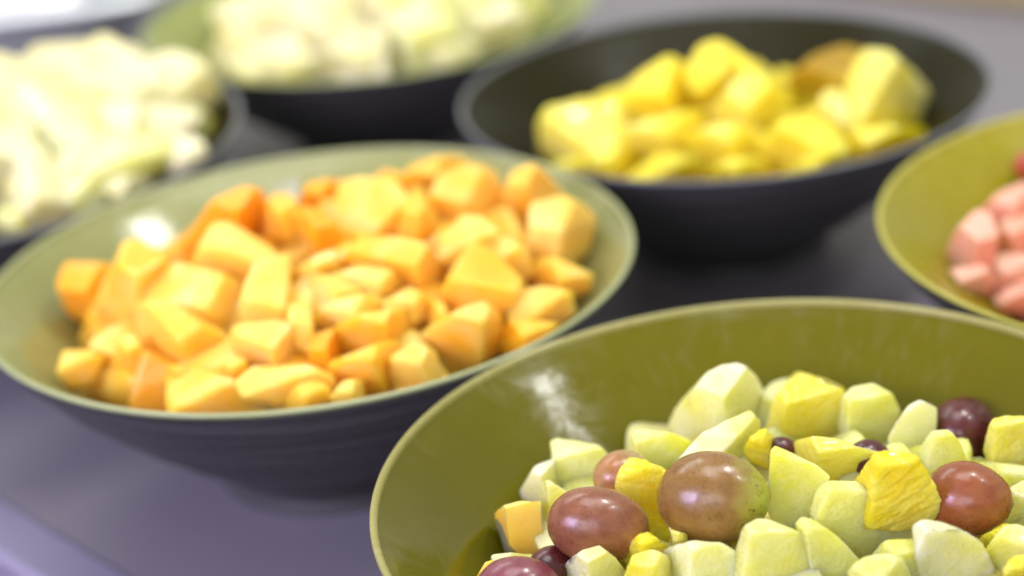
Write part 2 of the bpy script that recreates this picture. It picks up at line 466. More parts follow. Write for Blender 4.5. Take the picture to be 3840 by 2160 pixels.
# ------------------------------------------------------------------ fruit builders
def fruit_mesh(name, pts, mat, rough_amp, bevel, seed, loc, cell, b=None, extra_mat=None, extra_test=None, fibre=0.0, warp=.0009):
    """convex body from points, edges softened, faces cut finely and made uneven"""
    bm = bmesh.new()
    vs = [bm.verts.new(p - loc) for p in pts]
    r = bmesh.ops.convex_hull(bm, input=vs)
    junk = list({g for g in list(r['geom_interior']) + list(r['geom_unused']) if isinstance(g, bmesh.types.BMVert)})
    if junk: bmesh.ops.delete(bm, geom=junk, context='VERTS')
    bmesh.ops.remove_doubles(bm, verts=bm.verts, dist=.0009)
    bmesh.ops.dissolve_limit(bm, angle_limit=math.radians(7), verts=bm.verts, edges=bm.edges)
    bmesh.ops.bevel(bm, geom=list(bm.edges), offset=bevel, segments=2, profile=.6, affect='EDGES', clamp_overlap=True)
    bmesh.ops.triangulate(bm, faces=bm.faces)
    for _ in range(5):
        es = [e for e in bm.edges if e.calc_length() > cell]
        if not es: break
        bmesh.ops.subdivide_edges(bm, edges=es, cuts=1)
        bmesh.ops.triangulate(bm, faces=[f for f in bm.faces if len(f.verts) > 3])
    bmesh.ops.recalc_face_normals(bm, faces=bm.faces)
    for _ in range(1): bmesh.ops.smooth_vert(bm, verts=bm.verts, factor=.4, use_axis_x=True, use_axis_y=True, use_axis_z=True)
    bm.normal_update()
    off = Vector((seed * 1.37, seed * .71, seed * 2.13))
    mv = []
    frot = Matrix.Rotation(.35 + .5 * math.sin(seed), 3, 'Z') @ Matrix.Rotation(.3 * math.cos(seed * 2), 3, 'Y')
    for v in bm.verts:
        p = v.co
        n = noise.noise(p * 75 + off) * 1.0 + noise.noise(p * 210 + off) * .45 + noise.noise(p * 480 + off) * .2
        d = n * rough_amp + noise.noise(p * 38 + off * 1.7) * warp
        if fibre:                           # stringy strands running one way across the piece
            q = frot @ p
            q = Vector((q.x * 22, q.y * 460, q.z * 460)) + off
            d += fibre * (1 - 2 * abs(noise.noise(q)) + .5 * noise.noise(q * 2.1))
        mv.append(v.normal * d)
    for v, d in zip(bm.verts, mv): v.co += d
    bm.normal_update()
    mats = [mat]
    if extra_mat:
        mats.append(extra_mat)
        for f in bm.faces:
            if extra_test(f): f.material_index = 1
    o = mesh_obj(name, bm, mats)
    o.location = loc
    return o

seed_n = [0]
UPV = Vector((0, 0, 1))
def chunk(b, fr, poly, name, mat, tilt=.8, ridge=(), thick=.5, push=0.0, amp=.0004, bev=.05, cell=.0016, rind=None, fibre=0.0,
          yaw=None, lean=None, side=None, grow=1.05, bulge=.22, lean_range=(4, 30)):
    """a knife-cut chunk: the outline as seen, closed on the near side by the flat faces of a box corner
    (top, left, right; turned by yaw, lean, side) and carried back by its own thickness"""
    seed_n[0] += 1
    rnd = random.Random(seed_n[0] * 7 + 3)
    x0, y0, s = fr
    P = [(x0 + x / s, y0 + y / s) for x, y in poly]
    cx = sum(p[0] for p in P) / len(P); cy = sum(p[1] for p in P) / len(P)
    P = [(cx + (x - cx) * grow, cy + (y - cy) * grow) for x, y in P]
    w = max(p[0] for p in P) - min(p[0] for p in P); h = max(p[1] for p in P) - min(p[1] for p in P)
    sz = .5 * (w + h)
    if ridge:
        ax = x0 + sum(q[0] for q in ridge) / len(ridge) / s; ay = y0 + sum(q[1] for q in ridge) / len(ridge) / s
    else:
        ax, ay = cx + rnd.uniform(-.15, .15) * w, cy - .05 * h
    if yaw is None: yaw = rnd.choice((rnd.uniform(12, 40), rnd.uniform(50, 78)))
    if lean is None: lean = rnd.uniform(*lean_range)
    if side is None: side = rnd.uniform(-20, 20)
    rot = Matrix.Rotation(math.radians(lean), 3, 'X') @ Matrix.Rotation(math.radians(side), 3, 'Y') @ Matrix.Rotation(math.radians(yaw), 3, 'Z')
    norms = [rot @ v for v in (Vector((0, 0, 1)), Vector((0, -1, 0)), Vector((-1, 0, 0)))]
    fw = ray(1920, 1080)
    norms = [n for n in norms if n.dot(fw) < -.14]
    Z0 = hit_depth(b, cx, cy) + push * S
    for _ in range(40):                     # come forward until the visible side lies inside the bowl
        u = Z0 / F_PX
        A = at_depth(ax, ay, Z0 - bulge * sz * u)
        def entry(x, y):
            d = ray(x, y)
            z = max([n.dot(A - CAM) / n.dot(d) for n in norms] or [Z0])
            return min(z, Z0 + 1.1 * sz * u)
        near = [(x, y, entry(x, y)) for x, y in P]
        pts = [at_depth(*q) for q in near]
        bad = [p for p in pts + [A] if (clamp_in(b, p.copy(), .955) - p).length > .002]
        if not bad: break
        my = sum(p.y for p in bad) / len(bad)
        Z0 += .002 if my < b.c.y - .35 * b.R else -.002
    # near side: the corners of the outline, where the inner edges meet it, and the box corner itself
    def which(x, y):
        d = ray(x, y)
        return max(range(len(norms)), key=lambda q: norms[q].dot(A - CAM) / norms[q].dot(d)) if norms else 0
    front = list(pts) + ([A] if len(norms) > 1 else [])
    m = len(P)
    for i in range(m):
        (xa, ya), (xb, yb) = P[i], P[(i + 1) % m]
        wa = which(xa, ya)
        if wa != which(xb, yb):
            lo, hi = 0.0, 1.0
            for _ in range(14):
                md = .5 * (lo + hi)
                if which(xa + (xb - xa) * md, ya + (yb - ya) * md) == wa: lo = md
                else: hi = md
            x, y = xa + (xb - xa) * lo, ya + (yb - ya) * lo
            front.append(at_depth(x, y, entry(x, y)))
    th = thick * sz * u
    back = []
    for x, y, z in near:
        q = .97
        back.append(clamp_in(b, at_depth(cx + (x - cx) * q, cy + (y - cy) * q + .05 * h, z + th * rnd.uniform(.9, 1.1))))
    pts = front + back
    loc = sum(back + [A], Vector()) / (len(back) + 1)
    size = sz * u
    test = None
    if rind: test = lambda f: f.calc_center_median().normalized().dot(Vector(rind).normalized()) > .55
    o = fruit_mesh(name, pts, M[mat], amp, size * bev, seed_n[0], loc, cell, b, M['rind'] if rind else None, test, fibre)
    o['px'] = (cx, cy)
    return o
def grape(b, fr, cx, cy, a, bb, ang, tip, skin, label, push=0.0, egg=.08):
    """a grape: skin and stem scar; ang = direction of the stem end in the picture, tip = its turn away from the camera"""
    seed_n[0] += 1
    x0, y0, s = fr
    px, py = x0 + cx / s, y0 + cy / s
    Z0 = hit_depth(b, px, py) + push * S
    u = Z0 / F_PX
    A, Bq = a / s * u, bb / s * u
    Z0 += Bq * .3
    ca, sa = math.cos(math.radians(ang)), math.sin(math.radians(ang))
    ct, st = math.cos(math.radians(tip)), math.sin(math.radians(tip))
    ax = CAM_ROT @ Vector((ca * ct, sa * ct, -st))
    L = A if abs(ct) < .3 else math.sqrt(max(A * A - (Bq * st) ** 2, Bq * Bq)) / ct
    L = min(L, Bq * 1.45)
    yy = ax.orthogonal().normalized(); zz = ax.cross(yy)
    rot = Matrix((ax, yy, zz)).transposed().to_4x4()
    root = empty('grape', (0, 0, 0))
    root.matrix_world = Matrix.Translation(at_depth(px, py, Z0)) @ rot
    bm = bmesh.new()
    bmesh.ops.create_uvsphere(bm, u_segments=56, v_segments=36, radius=1)
    off = Vector((seed_n[0] * 3.1, 0, 1.7))
    for v in bm.verts:
        p = v.co.copy(); x, y, z = p.z, p.x, p.y
        k = 1 - egg * x
        if x > .93: x = .93 + (x - .93) * .3 + (.05 if x > .985 else .03) * (x - .93) / .07
        n = 1 + .022 * noise.noise(p * 1.4 + off) + .006 * noise.noise(p * 4.5 + off)
        v.co = Vector((x * L, y * Bq * k * n, z * Bq * k * n))
    bmesh.ops.recalc_face_normals(bm, faces=bm.faces)
    mesh_obj('skin', bm, GM[skin], root)
    bm = bmesh.new()
    bmesh.ops.create_uvsphere(bm, u_segments=14, v_segments=8, radius=1)
    for v in bm.verts:
        n = 1 + .25 * noise.noise(v.co * 2 + off)
        v.co = Vector((v.co.z * Bq * .035 + L * .975, v.co.x * Bq * .085 * n, v.co.y * Bq * .085 * n))
    mesh_obj('stem_scar', bm, M['scar'], root)
    tag(root, label, 'grape', 'grapes in the mixed fruit bowl')
    return root

FA = (1700, 1250, 1.5925); FB = (2700, 1250, 1.592)
fb = B['front']
def fa(x, y, yaw, lean=6, side=0): return dict(ridge=[(x, y)], yaw=yaw, lean=lean, side=side)
FACES = {                                  # which way the cut faces of the nearest chunks look (keyed by their first outline point)
 (583,648): fa(622,742,8,6,-4), (390,945): fa(520,850,50,10), (520,1000): fa(560,905,10), (258,1078): fa(305,1045,14,3),
 (1000,840): fa(1015,850,10,5,-12), (1055,690): fa(1090,645,15,5), (1280,850): fa(1480,860,45,32), (1235,1310): fa(1420,1300,14,12,4),
 (90,1300): fa(185,1195,12,6,10), (300,700): fa(325,725,8,0,26), (545,1080): fa(650,935,10,8,18), (455,1140): fa(540,1160,18,6,28),
 (1150,1150): fa(1230,1185,14,8,16), (430,690): fa(590,715,10,20,8), (735,1005): fa(950,800,10,14,6), (715,560): fa(775,405,14,8,3),
 (280,600): fa(395,420,20,15,6), (1005,620): fa(1100,480,20,8,-18), (1160,760): fa(1280,612,10,2,12), (1575,690): fa(1640,560,10,6),
 (775,1420): fa(950,1500,45,36), (600,1480): fa(800,1370,30,14),
}
G_FRONT = 'fruit chunks in the mixed fruit bowl'
def fc(fr, poly, kind, label, mat=None, **kw):
    name = {'h': 'honeydew_chunk', 'p': 'pineapple_chunk', 'c': 'cantaloupe_chunk'}[kind]
    m = mat or {'h': 'honeydew', 'p': 'pineapple', 'c': 'cantaloupe'}[kind]
    kw.update(FACES.get(poly[0], {}))
    kw.setdefault('fibre', {'pineapple': .00055, 'pineapple_pale': .00022}.get(m, 0.0))
    o = chunk(fb, fr, poly, name, m, cell=.0009, **kw)
    tag(o, label, {'h': 'melon chunk', 'p': 'pineapple chunk', 'c': 'melon chunk'}[kind], G_FRONT)
    del o['px']
    return o
# --- left part of the mixed fruit
fc(FA, [(583,648),(625,632),(860,672),(912,715),(885,905),(690,960),(615,890),(600,740)], 'h',
   'square honeydew chunk standing upright at the left against the olive wall', tilt=.35, ridge=[(632,760,30),(880,800,30)], thick=.5)
fc(FA, [(390,945),(490,795),(600,740),(640,900),(530,1000),(410,992)], 'h',
   'pale rough melon chunk leaning at the far left edge of the mixed fruit', mat='honeydew_pale', ridge=[(520,850,40)], thick=.6)
fc(FA, [(520,1000),(530,895),(575,880),(690,955),(700,1060),(620,1270),(540,1290)], 'h',
   'slim honeydew wedge squeezed between the cantaloupe piece and the left brown grape', tilt=.3, ridge=[(600,960,50)])
fc(FA, [(258,1078),(300,1020),(400,1002),(522,1000),(548,1290),(480,1340),(315,1335),(280,1180)], 'c',
   'lone orange cantaloupe chunk with rind at the left of the mixed fruit', mat='cantaloupe_pale', tilt=.3, ridge=[(300,1060,20),(515,1040,40),(520,1250,50)], rind=(-.9, -.25, -.45))
fc(FA, [(1000,840),(1060,760),(1140,775),(1275,855),(1300,1000),(1285,1260),(1185,1240),(1100,1050),(990,905)], 'p',
   'bright yellow pineapple wedge standing between the two large brown grapes', tilt=.35, ridge=[(1060,880,50),(1200,960,50)])
fc(FA, [(1055,690),(1070,600),(1110,570),(1290,590),(1420,640),(1330,800),(1200,840),(1100,780)], 'h',
   'blurred honeydew cube behind the big brown grape, against the olive wall', ridge=[(1100,640,20),(1290,660,40)], push=.004)
fc(FA, [(1285,575),(1340,440),(1480,290),(1520,230),(1600,190),(1690,175),(1750,195),(1800,260),(1840,340),(1835,470),(1700,580),(1430,640),(1300,610)], 'h',
   'tallest cream melon chunk at the back of the mixed fruit', mat='honeydew_pale', tilt=.55, ridge=[(1480,400,50),(1690,280,40),(1760,420,60),(1560,480,90)], push=.006)
fc(FA, [(1280,850),(1420,680),(1500,600),(1760,480),(1815,540),(1810,620),(1740,720),(1500,860),(1330,880)], 'h',
   'long smooth honeydew slab sloping behind the green-ended grape', tilt=.7, ridge=[(1480,690,30),(1760,560,30)], thick=.45)
fc(FA, [(600,1480),(640,1430),(700,1360),(780,1300),(870,1270),(960,1340),(1030,1430),(1070,1520),(980,1620),(640,1600)], 'h',
   'frosty pale melon chunk at the bottom edge below the left brown grape', mat='honeydew_pale', tilt=.7, ridge=[(800,1400,50),(920,1430,50)], push=-.004)
fc(FA, [(960,1330),(1060,1240),(1160,1190),(1250,1250),(1310,1290),(1280,1370),(1120,1400),(1030,1400)], 'p',
   'small torn pineapple piece in front of the left brown grape', mat='pineapple', tilt=.7, ridge=[(1130,1260,40)], amp=.0008)
fc(FA, [(1030,1470),(1080,1330),(1180,1295),(1280,1330),(1350,1420),(1330,1580),(1080,1600)], 'p',
   'yellow pineapple chunk at the bottom edge beside the white melon piece', mat='pineapple_pale', tilt=.7, ridge=[(1140,1400,40),(1260,1400,50)], push=-.004)
fc(FA, [(1235,1310),(1430,1242),(1590,1255),(1680,1310),(1700,1400),(1660,1540),(1340,1560),(1300,1380)], 'h',
   'whitish melon chunk with torn edge at the bottom, under the green-ended grape', mat='honeydew_pale', tilt=.8, ridge=[(1420,1340,40),(1600,1350,45),(1640,1430,50)], amp=.0006, push=-.004)
fc(FA, [(1282,1150),(1392,1200),(1400,1250),(1300,1260)], 'p',
   'tiny pale pineapple scrap clinging below the green-ended grape', mat='pineapple_pale', tilt=.3, push=-.010, thick=.3, amp=.0006)
fc(FA, [(135,1460),(190,1365),(236,1352),(262,1420),(225,1520),(150,1540)], 'c',
   'orange cantaloupe sliver peeking out left of the plum purple grape', mat='cantaloupe', tilt=.4)
fc(FA, [(235,1330),(320,1320),(480,1330),(470,1440),(320,1500),(250,1460)], 'h',
   'shaded melon piece between the lone cantaloupe chunk and the plum grape', tilt=.6, push=.004)
# --- right part
fc(FB, [(90,1300),(150,1160),(220,1110),(300,1120),(460,1180),(572,1240),(568,1330),(560,1560),(120,1580),(92,1400)], 'h',
   'large smooth translucent honeydew chunk at the bottom centre of the mixed fruit', tilt=.55, ridge=[(180,1210,30),(540,1290,40),(330,1240,45)], push=-.008)
fc(FB, [(150,700),(200,610),(270,572),(340,650),(320,760),(290,800),(205,760)], 'p',
   'small bright pineapple bit peeking out behind the green-ended grape', ridge=[(260,650,30)], push=.002)
fc(FB, [(228,480),(245,350),(310,290),(390,265),(440,320),(400,500),(330,620),(240,580)], 'h',
   'cream melon chunk half hidden to the right of the tallest chunk', mat='honeydew_pale', ridge=[(330,400,40)], push=.008)
fc(FB, [(280,600),(330,390),(400,300),(480,236),(620,310),(728,335),(715,450),(725,610),(650,670),(430,700),(340,660)], 'p',
   'creamy pineapple chunk with a yellow top at the back of the mixed fruit', mat='pineapple_pale', tilt=.5, ridge=[(400,400,45),(640,455,55),(500,560,70)], push=.003)
fc(FB, [(400,275),(480,232),(620,306),(732,333),(716,432),(640,462),(500,405),(430,335)], 'p',
   'thin yellow pineapple flake lying on top of the creamy back chunk', tilt=1.0, thick=.12, push=-.004, amp=.0005)
fc(FB, [(715,560),(735,380),(790,330),(910,312),(1020,370),(1065,470),(1050,560),(1000,660),(850,680),(745,650)], 'h',
   'yellow-bellied melon chunk at the back above the dark grape sliver', tilt=.5, mat='honeydew', ridge=[(780,450,50),(950,440,50),(1020,520,30)], push=.004)
fc(FB, [(1005,620),(1060,520),(1120,430),(1190,395),(1295,440),(1285,600),(1240,720),(1165,770),(1020,710)], 'h',
   'pale melon chunk just left of the dark red grape', mat='honeydew_pale', tilt=.55, ridge=[(1120,560,50),(1230,520,50)])
fc(FB, [(430,690),(470,640),(560,612),(690,625),(860,680),(965,715),(920,830),(800,900),(650,900),(540,800)], 'p',
   'wide cream pineapple chunk lying in the middle of the mixed fruit', mat='pineapple_pale', tilt=.9, ridge=[(560,720,30),(820,730,45),(700,810,40)])
fc(FB, [(300,700),(330,675),(400,710),(560,780),(652,855),(625,930),(560,1060),(450,1175),(330,1145),(278,1030),(300,900)], 'h',
   'smooth upright honeydew slab beside the green-ended grape', tilt=.3, ridge=[(340,760,20),(620,880,35),(460,1120,30)], thick=.4, push=-.012)
fc(FB, [(735,1005),(810,930),(870,840),(930,722),(990,710),(1175,745),(1215,850),(1235,930),(1302,980),(1297,1050),(1270,1110),(1100,1170),(900,1150),(760,1050)], 'p',
   'stringy yellow pineapple wedge in sharp focus left of the amber grape', tilt=.6, ridge=[(930,800,30),(1180,900,60),(900,1000,50),(1240,1030,50),(1060,930,70)], push=-.026, amp=.0004, fibre=.00045)
fc(FB, [(545,1080),(600,930),(660,890),(820,890),(900,1000),(1180,1120),(1190,1300),(1000,1400),(800,1390),(700,1210)], 'p',
   'deep yellow smooth chunk beneath the stringy pineapple wedge', mat='honeydew', tilt=.5, ridge=[(700,1000,30),(900,1130,30)], push=-.002)
fc(FB, [(455,1140),(490,1105),(560,1120),(680,1200),(760,1270),(825,1340),(790,1400),(760,1500),(570,1540),(560,1240)], 'h',
   'curved honeydew wedge to the right of the large bottom honeydew chunk', tilt=.6, ridge=[(560,1220,30),(720,1330,40)], push=-.006)
fc(FB, [(1150,1150),(1220,1105),(1320,1120),(1440,1160),(1560,1240),(1605,1320),(1650,1449),(1640,1560),(1230,1570),(1185,1370)], 'h',
   'big blocky melon chunk in front of the amber grape', mat='honeydew_pale', tilt=.6, ridge=[(1230,1230,40),(1500,1290,50),(1350,1210,55)], push=-.010, amp=.0006)
fc(FB, [(775,1420),(860,1350),(1000,1325),(1090,1360),(1155,1449),(1190,1560),(800,1580)], 'h',
   'rounded honeydew chunk top cut off at the bottom edge', mat='honeydew', tilt=.9, ridge=[(880,1420,40),(1060,1430,40)], push=-.008)
fc(FB, [(880,1360),(1000,1240),(1160,1230),(1210,1360),(1240,1480),(1130,1520),(1020,1440)], 'p',
   'shaded yellow chunk down in the gap left of the big blocky melon', mat='honeydew', tilt=.6, ridge=[(1060,1330,30)])
fc(FB, [(1160,760),(1270,590),(1360,585),(1410,640),(1470,760),(1400,850),(1240,880),(1180,820)], 'h',
   'pale green honeydew slab between the dark red grape and the amber grape', tilt=.6, ridge=[(1290,650,20),(1400,720,20)], thick=.4)
fc(FB, [(1575,690),(1610,570),(1640,520),(1750,500),(1830,495),(1950,600),(1930,820),(1760,840),(1600,760)], 'p',
   'ridged pale pineapple chunk right of the dark red grape', mat='pineapple_pale', tilt=.45, ridge=[(1660,580,30),(1840,580,45),(1680,760,40)], amp=.0008)
fc(FB, [(1440,760),(1560,740),(1760,820),(1930,830),(1930,960),(1730,950),(1560,880)], 'h',
   'green honeydew slab lying flat behind the amber grape', tilt=1.0, thick=.5, push=.004)
fc(FB, [(1735,930),(1815,880),(1960,900),(1980,1200),(1760,1200),(1700,1120)], 'h',
   'pale melon chunk touching the right side of the amber grape', mat='honeydew_pale', tilt=.5, ridge=[(1800,980,40)])
fc(FB, [(1580,1300),(1700,1150),(1770,1140),(1960,1220),(1980,1440),(1760,1480),(1630,1440)], 'h',
   'translucent honeydew chunk in the lower right corner', tilt=.6, ridge=[(1740,1240,40)], push=-.004)
fc(FB, [(1705,1410),(1760,1350),(1920,1330),(1960,1540),(1730,1550)], 'p',
   'vivid yellow pineapple tip at the lower right corner', tilt=.7, ridge=[(1800,1400,40)], push=-.010)
fc(FB, [(1540,1230),(1690,1140),(1760,1150),(1700,1270),(1610,1310)], 'p',
   'yellow pineapple piece peeking out under the amber grape', mat='pineapple', tilt=.6)
# --- grapes
grape(fb, FA, 1553, 985, 338, 283, 4, -16, 'bronze', 'largest grape, brown with a green stem end, in the middle', push=-.014)
grape(fb, FA, 868, 1145, 312, 231, -6, 5, 'russet', 'glossy russet brown grape left of the largest grape', push=-.014)
grape(fb, FA, 385, 1540, 262, 212, 8, 10, 'plum', 'plum purple grape cut off by the bottom edge at the left', push=-.012)
grape(fb, FA, 585, 1400, 135, 130, 30, 40, 'dark', 'dark purple grape half hidden under the russet grape', push=-.002)
grape(fb, FA, 1010, 845, 150, 150, 20, 40, 'blush', 'pinkish blurred grape behind the bright pineapple wedge', push=.002)
grape(fb, FB, 1452, 565, 195, 190, 20, 60, 'dark', 'dark red grape with a bright highlight at the back right', push=.0)
grape(fb, FB, 1480, 987, 264, 226, -6, -12, 'amber', 'amber red grape at the right beside the stringy pineapple', push=-.010)
grape(fb, FB, 890, 745, 130, 115, 10, 30, 'dark', 'sliver of a dark grape behind the wide cream pineapple chunk', push=.010)
grape(fb, FB, 370, 700, 85, 85, 10, 30, 'dark', 'tiny glimpse of a dark grape beside the small pineapple bit', push=.012)

# --- fruit under and around the visible layer
def pile_fill(b, name, mats, n, rpile, drop, size, seed, label, cat, group, skip_view=True, level=.0):
    """more chunks of the heap: a lower layer, and the top layer where the photograph does not look"""
    rnd = random.Random(seed)
    done = []
    tries = 0
    while len(done) < n and tries < 4000:
        tries += 1
        a = rnd.uniform(0, 2 * math.pi); r = rpile * S * math.sqrt(rnd.random())
        x, y = b.c.x + r * math.cos(a), b.c.y + r * math.sin(a)
        z = surf(b, x, y)
        px, py, _ = project((x, y, z))
        seen = -350 < px < 4250 and -350 < py < 2750
        z -= (drop if seen else level) * S
        if z < .25 * b.H: continue
        if any((Vector((x, y, z)) - q).length < size * S * .72 for q in done): continue
        c = Vector((x, y, z))
        sx, sy, sz = (size * S * rnd.uniform(.75, 1.15) for _ in range(3))
        rot = Matrix.Rotation(rnd.uniform(0, 6.28), 3, 'Z') @ Matrix.Rotation(rnd.uniform(-.6, .6), 3, 'X') @ Matrix.Rotation(rnd.uniform(-.6, .6), 3, 'Y')
        pts = []
        for i in (-1, 1):
            for j in (-1, 1):
                for k in (-1, 1):
                    p = Vector((i * sx, j * sy, k * sz)) * .5
                    p = Vector((p.x * rnd.uniform(.7, 1.1), p.y * rnd.uniform(.7, 1.1), p.z * rnd.uniform(.7, 1.1)))
                    pts.append(clamp_in(b, c + rot @ p))
        loc = sum(pts, Vector()) / 8
        seed_n[0] += 1
        o = fruit_mesh(name, pts, M[rnd.choice(mats)], .0004, size * S * .09, seed_n[0], loc, .0028)
        tag(o, label, cat, group)
        done.append(c)
pile_fill(fb, 'honeydew_chunk', ['honeydew', 'honeydew_pale', 'pineapple_pale', 'honeydew'], 40, .100, .027, .036, 11,
          'melon chunk lying beneath the top layer of mixed fruit', 'melon chunk', 'lower layer of the mixed fruit')

# ------------------------------------------------------------------ the other bowls
def heap(b, fr, polys, name, mats, cat, group, what, **kw):
    objs = []
    for i, e in enumerate(polys):
        poly, opt = e[0], (e[1] if len(e) > 1 else {})
        k = dict(kw); k.update({q: v for q, v in opt.items() if q not in ('mat',)})
        f = k.pop('fr', fr)
        m = opt.get('mat', mats[(i * 7 + i // 3) % len(mats)])
        o = chunk(b, f, poly, name, m, **k)
        tag(o, None, cat, group)
        objs.append(o)
    return objs
ORD = ['first', 'second', 'third', 'fourth', 'fifth', 'sixth', 'seventh', 'eighth', 'ninth', 'tenth', 'eleventh', 'twelfth', 'thirteenth', 'fourteenth']
def label_rows(objs, what, rows, names):
    """label each chunk by its row in the heap and its place counted from the left"""
    objs = sorted(objs, key=lambda o: -o['px'][1])
    n = len(objs); per = math.ceil(n / rows)
    for r in range(rows):
        row = sorted(objs[r * per:(r + 1) * per], key=lambda o: o['px'][0])
        for i, o in enumerate(row):
            o['label'] = '%s, %s from left, %s' % (what, ORD[i], names[r])
    for o in objs: del o['px']

